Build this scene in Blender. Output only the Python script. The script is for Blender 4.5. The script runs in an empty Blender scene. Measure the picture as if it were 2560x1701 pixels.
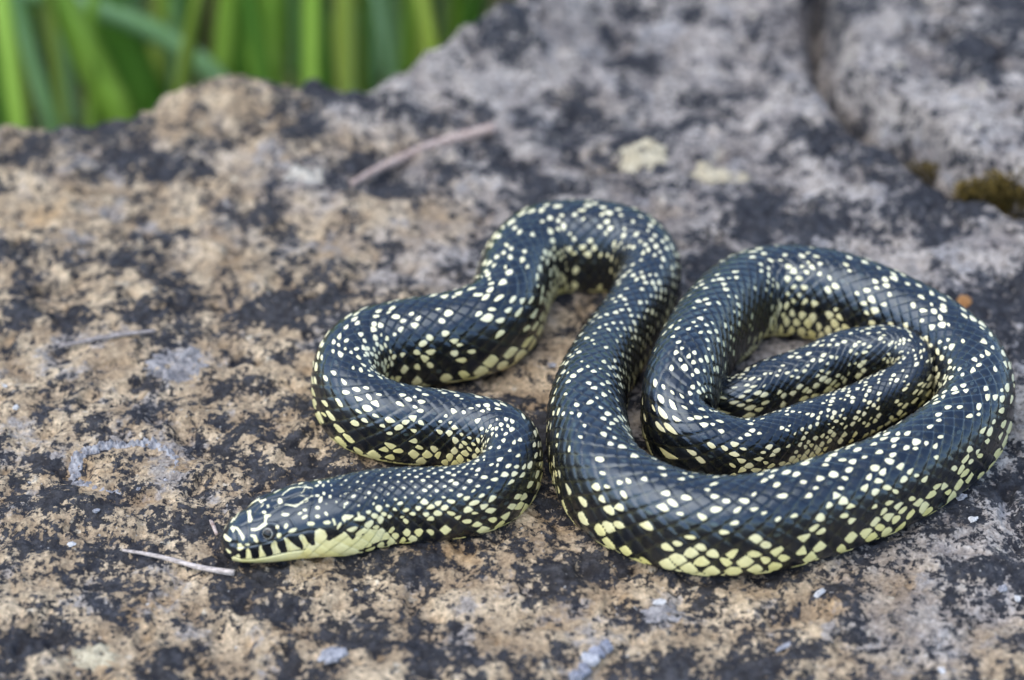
import bpy, math, random
import numpy as np
from mathutils import Vector

# ------------------------------------------------------------------ camera
scene = bpy.context.scene
PITCH = math.radians(35.0); DIST = 0.80
cam_d = bpy.data.cameras.new('camera'); cam = bpy.data.objects.new('camera', cam_d)
scene.collection.objects.link(cam); scene.camera = cam
cam.location = (0, -DIST*math.cos(PITCH), DIST*math.sin(PITCH))
cam.rotation_euler = (math.pi/2-PITCH, 0, 0)
cam_d.sensor_width = 36; cam_d.lens = 90
cam_d.clip_start = 0.01; cam_d.clip_end = 200
cam_d.dof.use_dof = True; cam_d.dof.focus_distance = 0.735; cam_d.dof.aperture_fstop = 6.0

# ------------------------------------------------------------------ light
SUN_EL, SUN_AZ = 60.0, -125.0      # azimuth from +y towards +x
w = bpy.data.worlds.new('World'); scene.world = w; w.use_nodes = True
wn = w.node_tree.nodes; wl = w.node_tree.links
sky = wn.new('ShaderNodeTexSky'); sky.sky_type = 'NISHITA'; sky.sun_disc = False
sky.sun_elevation = math.radians(SUN_EL); sky.sun_rotation = math.radians(SUN_AZ)
sky.air_density = 1.0; sky.dust_density = 0.6; sky.ozone_density = 1.0
wl.new(sky.outputs[0], wn['Background'].inputs[0]); wn['Background'].inputs[1].default_value = 0.15
sun_d = bpy.data.lights.new('sun', 'SUN'); sun_d.energy = 1.3; sun_d.angle = math.radians(75); sun_d.color = (1, .93, .82)
sun = bpy.data.objects.new('sun', sun_d); scene.collection.objects.link(sun)
az = math.radians(SUN_AZ); el = math.radians(SUN_EL)
sdir = Vector((math.sin(az)*math.cos(el), math.cos(az)*math.cos(el), math.sin(el)))
sun.rotation_euler = (-sdir).to_track_quat('-Z', 'Y').to_euler()
scene.view_settings.view_transform = 'Standard'; scene.view_settings.look = 'None'
scene.view_settings.exposure = 1.34; scene.view_settings.gamma = 1.0

# ------------------------------------------------------------------ helpers
col = scene.collection
def tag(o, label=None, cat=None, group=None, kind=None):
    if label: o['label'] = label
    if cat: o['category'] = cat
    if group: o['group'] = group
    if kind: o['kind'] = kind
    return o
def mesh_obj(name, verts, faces, mat=None, parent=None, smooth=True):
    me = bpy.data.meshes.new(name)
    me.from_pydata([tuple(map(float, v)) for v in verts], [], [tuple(f) for f in faces])
    if smooth: me.polygons.foreach_set('use_smooth', [True]*len(me.polygons))
    me.update()
    o = bpy.data.objects.new(name, me); col.objects.link(o)
    if mat: me.materials.append(mat)
    if parent: o.parent = parent
    return o
def grid_mesh(name, P, mat, wrap=False, caps=False, keep=None):
    """P (n,m,3) -> quad grid mesh, fast path; wrap closes the second axis."""
    n, m = P.shape[:2]
    idx = np.arange(n*m).reshape(n, m)
    nx = np.roll(idx, -1, 1) if wrap else idx[:, 1:]
    c0 = idx if wrap else idx[:, :-1]
    q = np.stack([c0[:-1], nx[:-1], nx[1:], c0[1:]], -1)
    q = q[keep] if keep is not None else q.reshape(-1, 4)
    q = q.reshape(-1, 4)
    me = bpy.data.meshes.new(name)
    me.vertices.add(n*m); me.vertices.foreach_set('co', P.astype(np.float32).ravel())
    loops = [q.ravel()]; starts = [np.arange(len(q))*4]; tot = len(q)*4
    extra = []
    if caps:
        extra = [idx[0][::-1], idx[-1]]
        for e in extra: loops.append(e); starts.append(np.array([tot])); tot += len(e)
    lv = np.concatenate(loops).astype(np.int32); ls = np.concatenate(starts).astype(np.int32)
    me.loops.add(len(lv)); me.loops.foreach_set('vertex_index', lv)
    me.polygons.add(len(ls)); me.polygons.foreach_set('loop_start', ls)
    me.polygons.foreach_set('use_smooth', np.ones(len(ls), bool))
    me.update(calc_edges=True); me.validate()
    o = bpy.data.objects.new(name, me); col.objects.link(o)
    if mat: me.materials.append(mat)
    return o
def attr(o, name, a):
    at = o.data.attributes.new(name, 'FLOAT', 'POINT'); at.data.foreach_set('value', np.ascontiguousarray(a, np.float32).ravel())
def sstep(a, b, x):
    t = np.clip((x-a)/(b-a), 0, 1); return t*t*(3-2*t)
def vnoise(x, y, seed):
    xi = np.floor(x).astype(np.int64); yi = np.floor(y).astype(np.int64); fx = x-xi; fy = y-yi
    def g(i, j):
        h = (i*374761393 + j*668265263 + seed*974634777) & 0xffffffff
        h = ((h ^ (h >> 13))*1274126177) & 0xffffffff
        h = (h ^ (h >> 16)) & 0xffffffff
        a = h*(2*math.pi/4294967296.0)
        return np.cos(a), np.sin(a)
    u = fx*fx*fx*(fx*(fx*6-15)+10); v = fy*fy*fy*(fy*(fy*6-15)+10)
    r = 0
    for di in (0, 1):
        for dj in (0, 1):
            gx, gy = g(xi+di, yi+dj)
            d = gx*(fx-di)+gy*(fy-dj)
            r = r + d*(u if di else 1-u)*(v if dj else 1-v)
    return r*1.4
def fbm(x, y, wl_, seed, octv=4, gain=.5):
    r = 0; a = 1; f = 1/wl_
    for k in range(octv):
        r = r + a*vnoise(x*f+k*17.3, y*f-k*9.1, seed+k); a *= gain; f *= 2.03
    return r

# node material helper
class NT:
    def __init__(s, name):
        s.m = bpy.data.materials.new(name); s.m.use_nodes = True
        s.n = s.m.node_tree.nodes; s.l = s.m.node_tree.links
        s.b = s.n['Principled BSDF']; s.out = s.n['Material Output']
    def set(s, inp, v):
        if hasattr(v, 'is_linked') or isinstance(v, bpy.types.NodeSocket): s.l.new(v, inp)
        else: inp.default_value = v
    def bs(s, k, v): s.set(s.b.inputs[k], v)
    def obj(s): return s.n.new('ShaderNodeTexCoord').outputs['Object']
    def mapping(s, v, scale=(1,1,1), rot=(0,0,0), loc=(0,0,0)):
        m = s.n.new('ShaderNodeMapping'); s.l.new(v, m.inputs[0]); m.inputs['Scale'].default_value = scale; m.inputs['Rotation'].default_value = rot; m.inputs['Location'].default_value = loc
        return m.outputs[0]
    def noise(s, v, scale, detail=4, rough=.5, dist=0, w=None, out='Fac'):
        t = s.n.new('ShaderNodeTexNoise'); t.noise_dimensions = '4D' if w is not None else '3D'
        s.l.new(v, t.inputs['Vector']); t.inputs['Scale'].default_value = scale; t.inputs['Detail'].default_value = detail
        t.inputs['Roughness'].default_value = rough; t.inputs['Distortion'].default_value = dist
        if w is not None: t.inputs['W'].default_value = w
        return t.outputs[out]
    def voro(s, v, scale, feature='F1', out='Distance', rnd=1):
        t = s.n.new('ShaderNodeTexVoronoi'); t.feature = feature; s.l.new(v, t.inputs['Vector']); t.inputs['Scale'].default_value = scale; t.inputs['Randomness'].default_value = rnd
        return t.outputs[out]
    def ramp(s, f, a, b, smooth=True):
        m = s.n.new('ShaderNodeMapRange'); m.interpolation_type = 'SMOOTHSTEP' if smooth else 'LINEAR'
        s.set(m.inputs['Value'], f); m.inputs['From Min'].default_value = a; m.inputs['From Max'].default_value = b
        return m.outputs[0]
    def math(s, op, a, b=0.0, c=None):
        m = s.n.new('ShaderNodeMath'); m.operation = op; s.set(m.inputs[0], a); s.set(m.inputs[1], b)
        if c is not None: s.set(m.inputs[2], c)
        return m.outputs[0]
    def mix(s, f, a, b, mode='MIX'):
        m = s.n.new('ShaderNodeMix'); m.data_type = 'RGBA'; m.blend_type = mode
        s.set(m.inputs[0], f); s.set(m.inputs[6], a if not isinstance(a, tuple) else (*a, 1)); s.set(m.inputs[7], b if not isinstance(b, tuple) else (*b, 1))
        return m.outputs[2]
    def attr(s, name):
        a = s.n.new('ShaderNodeAttribute'); a.attribute_name = name; return a.outputs['Fac']
    def bump(s, h, dist, strength=1.0, normal=None):
        b = s.n.new('ShaderNodeBump'); s.l.new(h, b.inputs['Height']); b.inputs['Distance'].default_value = dist; b.inputs['Strength'].default_value = strength
        if normal is not None: s.l.new(normal, b.inputs['Normal'])
        return b.outputs[0]
    def sep(s, v):
        x = s.n.new('ShaderNodeSeparateXYZ'); s.l.new(v, x.inputs[0]); return x.outputs

# ------------------------------------------------------------------ rock material
def rock_material(name, grey_bias=0.0):
    t = NT(name); v = t.obj()
    X, Y, Z = t.sep(v)
    # where the rock is grey (up and to the right) and where tan
    n1 = t.noise(v, 28, 5, .6, w=1.3)
    side = t.math('ADD', t.math('MULTIPLY', X, 1.5), t.math('MULTIPLY', Y, 1.3))
    greym = t.ramp(t.math('ADD', t.math('ADD', side, n1), grey_bias), .42, .66)
    tan = t.mix(t.ramp(t.noise(v, 60, 6, .6, w=2.0), .38, .64), (.40,.29,.18), (.70,.545,.36))
    orange = t.ramp(t.noise(v, 36, 5, .62, w=7.7), .56, .70)
    tan = t.mix(t.math('MULTIPLY', orange, .6), tan, (.44,.27,.12))
    grey = t.mix(t.ramp(t.noise(v, 75, 6, .6, w=4.1), .36, .64), (.20,.19,.20), (.52,.48,.45))
    base = t.mix(t.math('MULTIPLY', greym, .8), tan, grey)
    # lavender-grey lichen crust patches
    lav = t.math('MULTIPLY', t.ramp(t.noise(v, 62, 10, .68, w=9.2), .55, .63), .65)
    base = t.mix(lav, base, (.36,.35,.355))
    # pale flecks
    pale = t.ramp(t.noise(v, 150, 6, .6, w=5.5), .62, .68)
    base = t.mix(t.math('MULTIPLY', pale, .75), base, (.70,.62,.48))
    # fine grain
    gr = t.noise(v, 620, 4, .7, w=0.4)
    base = t.mix(1.0, base, t.mix(t.ramp(gr, .3, .7, False), (.36,.35,.35), (1.5,1.5,1.48)), 'MULTIPLY')
    # black lichen: big patches with ragged, speckled edges
    big = t.noise(v, 34, 3, .5, w=3.2)
    mid = t.noise(v, 104, 10, .70, w=6.0)
    fine = t.noise(v, 480, 6, .70, w=8.0)
    f = t.math('ADD', t.math('MULTIPLY', big, .75), t.math('MULTIPLY', mid, 1.15))
    f = t.math('ADD', f, t.math('MULTIPLY', fine, .9))
    f = t.math('ADD', f, t.math('MULTIPLY', X, .12))
    dark = t.ramp(f, 1.385, 1.435)
    dcol = t.mix(t.ramp(t.noise(v, 330, 5, .7, w=2.7), .40, .72), (.013,.015,.021), (.075,.078,.09))
    base = t.mix(t.math('MULTIPLY', dark, .96), base, dcol)
    d2 = t.ramp(t.noise(v, 210, 8, .66, w=14.), .575, .605)
    base = t.mix(t.math('MULTIPLY', d2, .9), base, (.022,.023,.03))
    # tiny black specks everywhere
    sp = t.ramp(t.noise(v, 330, 6, .66, w=11.), .585, .63)
    base = t.mix(t.math('MULTIPLY', sp, .85), base, (.03,.03,.036))
    wsp = t.ramp(t.noise(v, 520, 2, .5, w=12.), .70, .73)
    base = t.mix(t.math('MULTIPLY', wsp, .7), base, (.66,.62,.56))
    t.bs('Base Color', base); t.bs('Roughness', .85); t.bs('Specular IOR Level', .25)
    h = t.math('ADD', t.math('MULTIPLY', gr, .35), t.math('MULTIPLY', mid, 1.2))
    h = t.math('SUBTRACT', h, t.math('MULTIPLY', dark, .18))
    h = t.math('ADD', h, t.math('MULTIPLY', fine, .5))
    t.bs('Normal', t.bump(h, .0032, 1.0))
    return t.m
M_rock = rock_material('rock'); M_slab = rock_material('rock_slab', .12)

# ------------------------------------------------------------------ rock geometry
EDGE = np.array([(-0.3041, 0.1104, -0.004), (-0.2226, 0.1242, 0.0), (-0.1816, 0.1317, 0.0), (-0.1609, 0.1362, 0.0), (-0.1352, 0.137, 0.002), (-0.1258, 0.1435, 0.004), (-0.115, 0.1513, 0.007), (-0.104, 0.1574, 0.008), (-0.091, 0.1586, 0.009), (-0.078, 0.1574, 0.008), (-0.0708, 0.1592, 0.009), (-0.0619, 0.153, 0.008), (-0.0517, 0.1515, 0.008), (-0.0434, 0.1597, 0.01), (-0.0321, 0.1727, 0.012), (-0.0192, 0.1844, 0.014), (-0.0059, 0.1916, 0.016), (0.006, 0.2005, 0.018), (0.0335, 0.2263, 0.02), (0.0963, 0.2504, 0.02), (0.2016, 0.2682, 0.02)])
CREV = np.array([(0.1191, 0.2562), (0.1157, 0.2056), (0.1148, 0.176), (0.1154, 0.1502), (0.1314, 0.1197), (0.1408, 0.1032), (0.1501, 0.0886), (0.163, 0.0757), (0.18, 0.0661), (0.2119, 0.0537)])
def crev_dist(x, y):
    """signed distance to the crevice line, positive on the slab's side (right and up)"""
    best = np.full(np.shape(x), 9.0); sg = np.zeros(np.shape(x))
    for (ax, ay), (bx, by) in zip(CREV[:-1], CREV[1:]):
        dx, dy = bx-ax, by-ay; L2 = dx*dx+dy*dy
        t = np.clip(((x-ax)*dx+(y-ay)*dy)/L2, 0, 1)
        ex, ey = x-ax-t*dx, y-ay-t*dy; d = np.hypot(ex, ey)
        s = np.sign(dx*(y-ay)-dy*(x-ax))
        m = d < best; best = np.where(m, d, best); sg = np.where(m, s, sg)
    return best*sg
def rock_low(x, y):
    ye = np.interp(x, EDGE[:, 0], EDGE[:, 1]); ze = np.interp(x, EDGE[:, 0], EDGE[:, 2])
    return ze*sstep(.055, .0, ye-y-.0) + .0012*vnoise(x/.09, y/.09, 5)
def rock_height(x, y):
    x = np.asarray(x, float); y = np.asarray(y, float)
    ye = np.interp(x, EDGE[:, 0], EDGE[:, 1]) + .004*vnoise(x/.02, y*0, 77)
    z = rock_low(x, y)
    back = sstep(.03, .12, y)
    n = .0021*fbm(x, y, .034, 11, 4, .52)
    n = n + .004*back*fbm(x, y, .045, 41, 4, .55)
    n = n + .0010*fbm(x, y, .009, 23, 4, .62)
    pit = fbm(x, y, .017, 61, 3, .5)
    n = n - .0022*sstep(.28, .62, pit)
    led = fbm(x*.8+y*.5, y-.3*x, .026, 71, 3, .5)
    n = n + .0011*sstep(-.05, .05, led) - .0008
    z = z + n - .0004
    d = crev_dist(x, y)
    z = z - .022*np.exp(-((d-.002)/.0055)**2)*sstep(.30, .22, x) + .006*sstep(-.05, -.008, d)*sstep(.08,.10,x)
    t = y-ye
    drop = (np.sqrt(np.maximum(t+.004, 0)**2+.006**2)-.006)*2.2
    z = z - np.where(t > -.004, drop, 0)*(1+.25*vnoise(x/.03, y/.03, 91))
    e = np.maximum(np.abs(x)-.42, 0); z = z - e*e*9
    z = z - np.maximum(-.30-y, 0)**2*9
    return np.maximum(z, -.30)
def axis(lo, hi, flo, fhi, nd, no):
    a = np.linspace(lo, hi, nd); st = (hi-lo)/(nd-1)
    k = np.arange(1, no+1)/no
    left = lo-(lo-flo)*(.12*k+.88*k**2.2); right = hi+(fhi-hi)*(.12*k+.88*k**2.2)
    return np.concatenate([left[::-1], a, right])
gx = axis(-.21, .215, -.6, .6, 720, 45); gy = axis(-.175, .245, -.5, .42, 640, 45)
GX, GY = np.meshgrid(gx, gy, indexing='xy')
GZ = rock_height(GX, GY)
rock = grid_mesh('rock', np.stack([GX, GY, GZ], -1), M_rock)
tag(rock, 'weathered tan and grey rock blotched with black lichen', 'rock', kind='structure')

# second slab behind the crevice
sx = np.linspace(.085, .62, 330); sy = np.linspace(.02, .46, 300)
SX, SY = np.meshgrid(sx, sy); SD = crev_dist(SX, SY)+.003*fbm(SX, SY, .02, 131, 3)
up_ = np.clip(SD, 0, None)
SZ = -.02 + .036*sstep(-.004, .010, SD) + .10*up_*(1-np.exp(-up_/.1))*.6 + .0035*fbm(SX, SY, .03, 141, 4, .55)*sstep(0, .02, SD) + .001*fbm(SX, SY, .008, 151, 3, .6)
gr_ = fbm(SX*.5+SY, SY-SX*.4, .03, 161, 2)
SZ = SZ - .006*np.exp(-(gr_/.06)**2)*sstep(.015, .04, SD)
keep = (SD[:-1, :-1] > -.006)
slab = grid_mesh('rock_slab', np.stack([SX, SY, SZ], -1), M_slab, keep=keep)
tag(slab, 'pale grey slab of rock rising beyond the mossy crevice', 'rock')

gm = NT('meadow_soil'); v = gm.obj()
gm.bs('Base Color', gm.mix(gm.ramp(gm.noise(v, 14, 6, .6), .35, .65), (.030,.055,.012), (.09,.11,.035))); gm.bs('Roughness', .95)
gs = 60.0; n = 40
ga = np.sign(np.linspace(-1, 1, n))*np.abs(np.linspace(-1, 1, n))**3*gs
A, B = np.meshgrid(ga, ga)
ground = grid_mesh('ground', np.stack([A, B, -.17+.01*fbm(A, B, 1.3, 3, 2)], -1), gm.m)
tag(ground, 'dark grassy soil around the rock', 'ground', kind='structure')

# ------------------------------------------------------------------ snake
#<GEO
HEAD_AXIS = [(-81.13, -103.77), (-75.61, -103.45), (-67.52, -101.74), (-58.62, -99.39), (-47.31, -97.83)]
# x, y (mm), lift (mm), width (mm)
BODY = [(-39.0, -94.68, 0.0, 18.06), (-30.55, -92.89, 0.0, 17.26), (-20.58, -91.96, 0.0, 16.69), (-11.28, -89.67, 0.0, 16.5), (-3.97, -83.88, 0.0, 17.08), (-0.11, -74.27, 0.0, 17.63), (-1.39, -65.69, 0.0, 17.8), (-8.73, -60.59, 0.0, 17.9), (-18.68, -57.81, 0.0, 18.07), (-28.06, -56.63, 0.0, 18.59), (-38.68, -53.88, 0.0, 19.38), (-45.62, -48.42, 0.0, 19.99), (-48.98, -40.41, 0.0, 20.79), (-48.31, -30.06, 0.0, 21.15), (-43.0, -22.48, 0.0, 21.57), (-34.05, -18.53, 0.0, 21.92), (-21.96, -15.39, 0.0, 22.24), (-12.24, -12.23, 0.0, 22.57), (-5.29, -6.71, 0.0, 22.96), (-0.87, 5.59, 0.0, 23.51), (1.26, 17.3, 0.0, 23.8), (5.1, 27.69, 0.0, 24.04), (12.18, 34.12, 0.0, 24.2), (21.84, 35.62, 0.0, 24.1), (32.09, 34.79, 0.0, 23.4), (39.9, 30.35, 0.0, 21.96), (43.38, 21.76, 0.0, 20.57), (41.67, 10.99, 0.0, 19.29), (36.06, -5.02, 0.0, 18.59), (27.92, -25.48, 0.0, 19.47), (23.06, -44.76, 0.0, 22.06), (21.78, -57.99, 0.0, 23.71), (22.71, -71.66, 0.0, 24.08), (27.03, -88.03, 0.0, 23.64), (37.29, -98.73, 0.0, 23.01), (49.22, -104.39, 0.0, 22.51), (62.21, -105.25, 0.0, 22.49), (78.3, -100.76, 0.0, 22.6), (92.55, -94.13, 0.0, 22.54), (107.4, -85.27, 0.0, 22.29), (122.25, -71.81, 0.0, 22.14), (132.07, -59.41, 0.0, 22.45), (137.02, -45.5, 0.0, 22.79), (136.43, -33.39, 0.0, 22.83), (133.57, -25.69, 0.0, 22.77), (128.47, -17.03, 0.0, 22.72), (120.68, -8.2, 0.0, 22.93), (110.02, 0.8, 0.0, 23.14), (97.93, 7.65, 0.0, 23.17), (88.25, 9.73, 0.0, 23.09), (77.51, 8.4, 0.0, 22.79), (68.03, -0.8, 2.0, 22.29), (60.62, -14.93, 4.0, 21.93), (53.91, -32.75, 6.0, 21.75), (49.47, -48.42, 6.0, 22.37), (48.26, -57.65, 4.0, 21.2), (50.91, -64.29, 2.0, 19.38), (57.82, -66.94, 0.0, 17.41), (66.75, -67.25, 0.0, 15.7), (82.51, -58.45, 0.0, 14.37), (98.82, -48.47, 0.0, 13.28), (111.14, -42.09, 2.0, 12.85), (118.07, -38.12, 6.0, 12.62), (120.43, -33.17, 8.0, 12.66), (116.72, -26.4, 8.0, 13.01), (108.22, -25.38, 7.0, 13.8), (98.95, -26.15, 4.0, 14.07), (89.96, -30.55, 2.0, 14.28), (75.32, -36.13, 0.0, 14.22), (68.87, -39.38, 0.0, 13.41), (62.17, -38.74, 0.0, 10.9), (58.87, -30.98, 0.0, 9.21), (61.28, -20.11, 0.0, 8.54), (68.03, -11.12, 0.0, 7.84), (73.5, -4.56, 0.0, 6.58), (77.78, 4.42, 0.0, 3.46)]
HEAD_PROF = np.array([  # s, width, height, underside z (mm)
 (0, .6, .6, 4.8), (.5, 5., 4.4, 2.9), (1.3, 8., 7.2, 1.6), (2.6, 10.8, 9.8, .8), (5.5, 14.3, 12.2, .5), (9, 17.2, 14.6, .3), (13.8, 19.7, 16.5, .1), (19, 21., 17.8, 0),
 (26, 21.8, 19.2, 0), (34.6, 21.2, 20.4, 0), (43.7, 18.6, 20.6, 0)])
NTH = 252; QE = .135; ROWS = 25
def cubic(t, p, tq):
    """natural cubic spline through p at t"""
    n = len(t); h = np.diff(t); A = np.zeros((n, n)); r = np.zeros((n, p.shape[1])); A[0, 0] = A[-1, -1] = 1
    for i in range(1, n-1):
        A[i, i-1] = h[i-1]; A[i, i] = 2*(h[i-1]+h[i]); A[i, i+1] = h[i]
        r[i] = 3*((p[i+1]-p[i])/h[i]-(p[i]-p[i-1])/h[i-1])
    c = np.linalg.solve(A, r); k = np.clip(np.searchsorted(t, tq)-1, 0, n-2); d = (tq-t[k])[:, None]; hk = h[k][:, None]
    b = (p[k+1]-p[k])/hk-hk*(2*c[k]+c[k+1])/3; dd = (c[k+1]-c[k])/(3*hk)
    return p[k]+b*d+c[k]*d*d+dd*d**3
def snake_axis():
    pts = np.array([(a, b) for a, b in HEAD_AXIS]+[(b[0], b[1]) for b in BODY])
    t = np.r_[0, np.cumsum(np.hypot(*np.diff(pts, axis=0).T))]
    tt = np.linspace(0, t[-1], 6000); xy = cubic(t, pts, tt)
    for _ in range(30): xy[1:-1] = .5*xy[1:-1]+.25*(xy[:-2]+xy[2:])
    s = np.r_[0, np.cumsum(np.hypot(*np.diff(xy, axis=0).T))]
    sk = np.interp(t, tt, s)
    wb = np.array([b[3] for b in BODY]); lb = np.array([b[2] for b in BODY])
    hs = HEAD_PROF[:, 0]
    s0 = sk[len(HEAD_AXIS):]
    keep = s0 > 47
    ws = np.r_[hs, s0[keep]]; wv = np.r_[HEAD_PROF[:, 1], wb[keep]]
    hv = np.r_[HEAD_PROF[:, 2], wb[keep]*1.18]; bz = np.r_[HEAD_PROF[:, 3], lb[keep]]
    W = np.interp(s, ws, wv); H = np.interp(s, ws, hv); Z = np.interp(s, ws, bz)
    body_from = 60/ (s[1]-s[0])
    def smooth(a, it, lo):
        b = a.copy()
        k = np.ones(it)/it; c = np.convolve(np.pad(a, it//2, 'edge'), k, 'valid')[:len(a)]
        c = np.convolve(np.pad(c, it//2, 'edge'), k, 'valid')[:len(a)]
        m = sstep(lo, lo+8, s); return b*(1-m)+c*m
    W = smooth(W, 81, 4); H = smooth(H, 81, 4); Z = smooth(Z, 121, 40)
    m = sstep(0, 7, s)
    end = s[-1]-s
    tip = np.sqrt(np.clip(end/6, 0, 1)); W = W*np.maximum(tip, .08); H = H*np.maximum(tip, .08)
    return s, xy, W, H, Z
def snake_rings():
    s, xy, W, H, Z = snake_axis()
    # sample positions along the body: dense on the head, ten per scale elsewhere
    dj = 1/(.208*np.maximum(W, 6)*(1+.25*sstep(.86*s[-1], .95*s[-1], s))); J = np.r_[0, np.cumsum(.5*(dj[1:]+dj[:-1])*np.diff(s))]
    sh = np.r_[np.array([0, .06, .15, .28, .45, .65, .9, 1.2, 1.5, 1.8]), np.arange(2.1, 42, .3)]
    j0 = np.interp(42, s, J); jj = np.arange(j0, J[-1], .111)
    S = np.r_[sh, np.interp(jj, J, s)]
    Jq = np.interp(S, s, J)
    x = np.interp(S, s, xy[:, 0]); y = np.interp(S, s, xy[:, 1]); w = np.interp(S, s, W); h = np.interp(S, s, H); z = np.interp(S, s, Z)
    tx = np.gradient(xy[:, 0], s); ty = np.gradient(xy[:, 1], s)
    tx = np.interp(S, s, tx); ty = np.interp(S, s, ty); L = np.hypot(tx, ty); tx /= L; ty /= L
    nx, ny = -ty, tx
    hb = sstep(26, 46, S)                     # 0 head, 1 body
    nu = 2.55*(1-hb)+2.4*hb; nl = 2.5*(1-hb)+4.0*hb; lev = .46*(1-hb)+.43*hb
    tl = sstep(.80*S[-1], S[-1], S); nl = nl*(1-tl)+2.2*tl
    a = np.linspace(-math.pi/2, 1.5*math.pi, 361)            # from the belly centre round and back
    ca, sa = np.cos(a)[None], np.sin(a)[None]
    ex = np.where(sa > 0, nu[:, None], nl[:, None])
    cx = np.sign(ca)*np.abs(ca)**(2/ex)*w[:, None]/2
    cz = np.where(sa > 0, 1-lev[:, None], lev[:, None])*h[:, None]*np.sign(sa)*np.abs(sa)**(2/ex)
    seg = np.hypot(np.diff(cx, axis=1), np.diff(cz, axis=1)); arc = np.c_[np.zeros(len(S)), np.cumsum(seg, 1)]
    per = arc[:, -1]; q = np.arange(NTH)/NTH
    CX = np.empty((len(S), NTH)); CZ = np.empty((len(S), NTH))
    for i in range(len(S)):
        CX[i] = np.interp(q*per[i], arc[i], cx[i]); CZ[i] = np.interp(q*per[i], arc[i], cz[i])
    zc = z+lev*h
    P = np.stack([x[:, None]+nx[:, None]*(-CX), y[:, None]+ny[:, None]*(-CX), zc[:, None]+CZ], -1)
    return dict(S=S, J=Jq, q=q, per=per, w=w, h=h, P=P, x=x, y=y, z=z, tx=tx, ty=ty)
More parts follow.
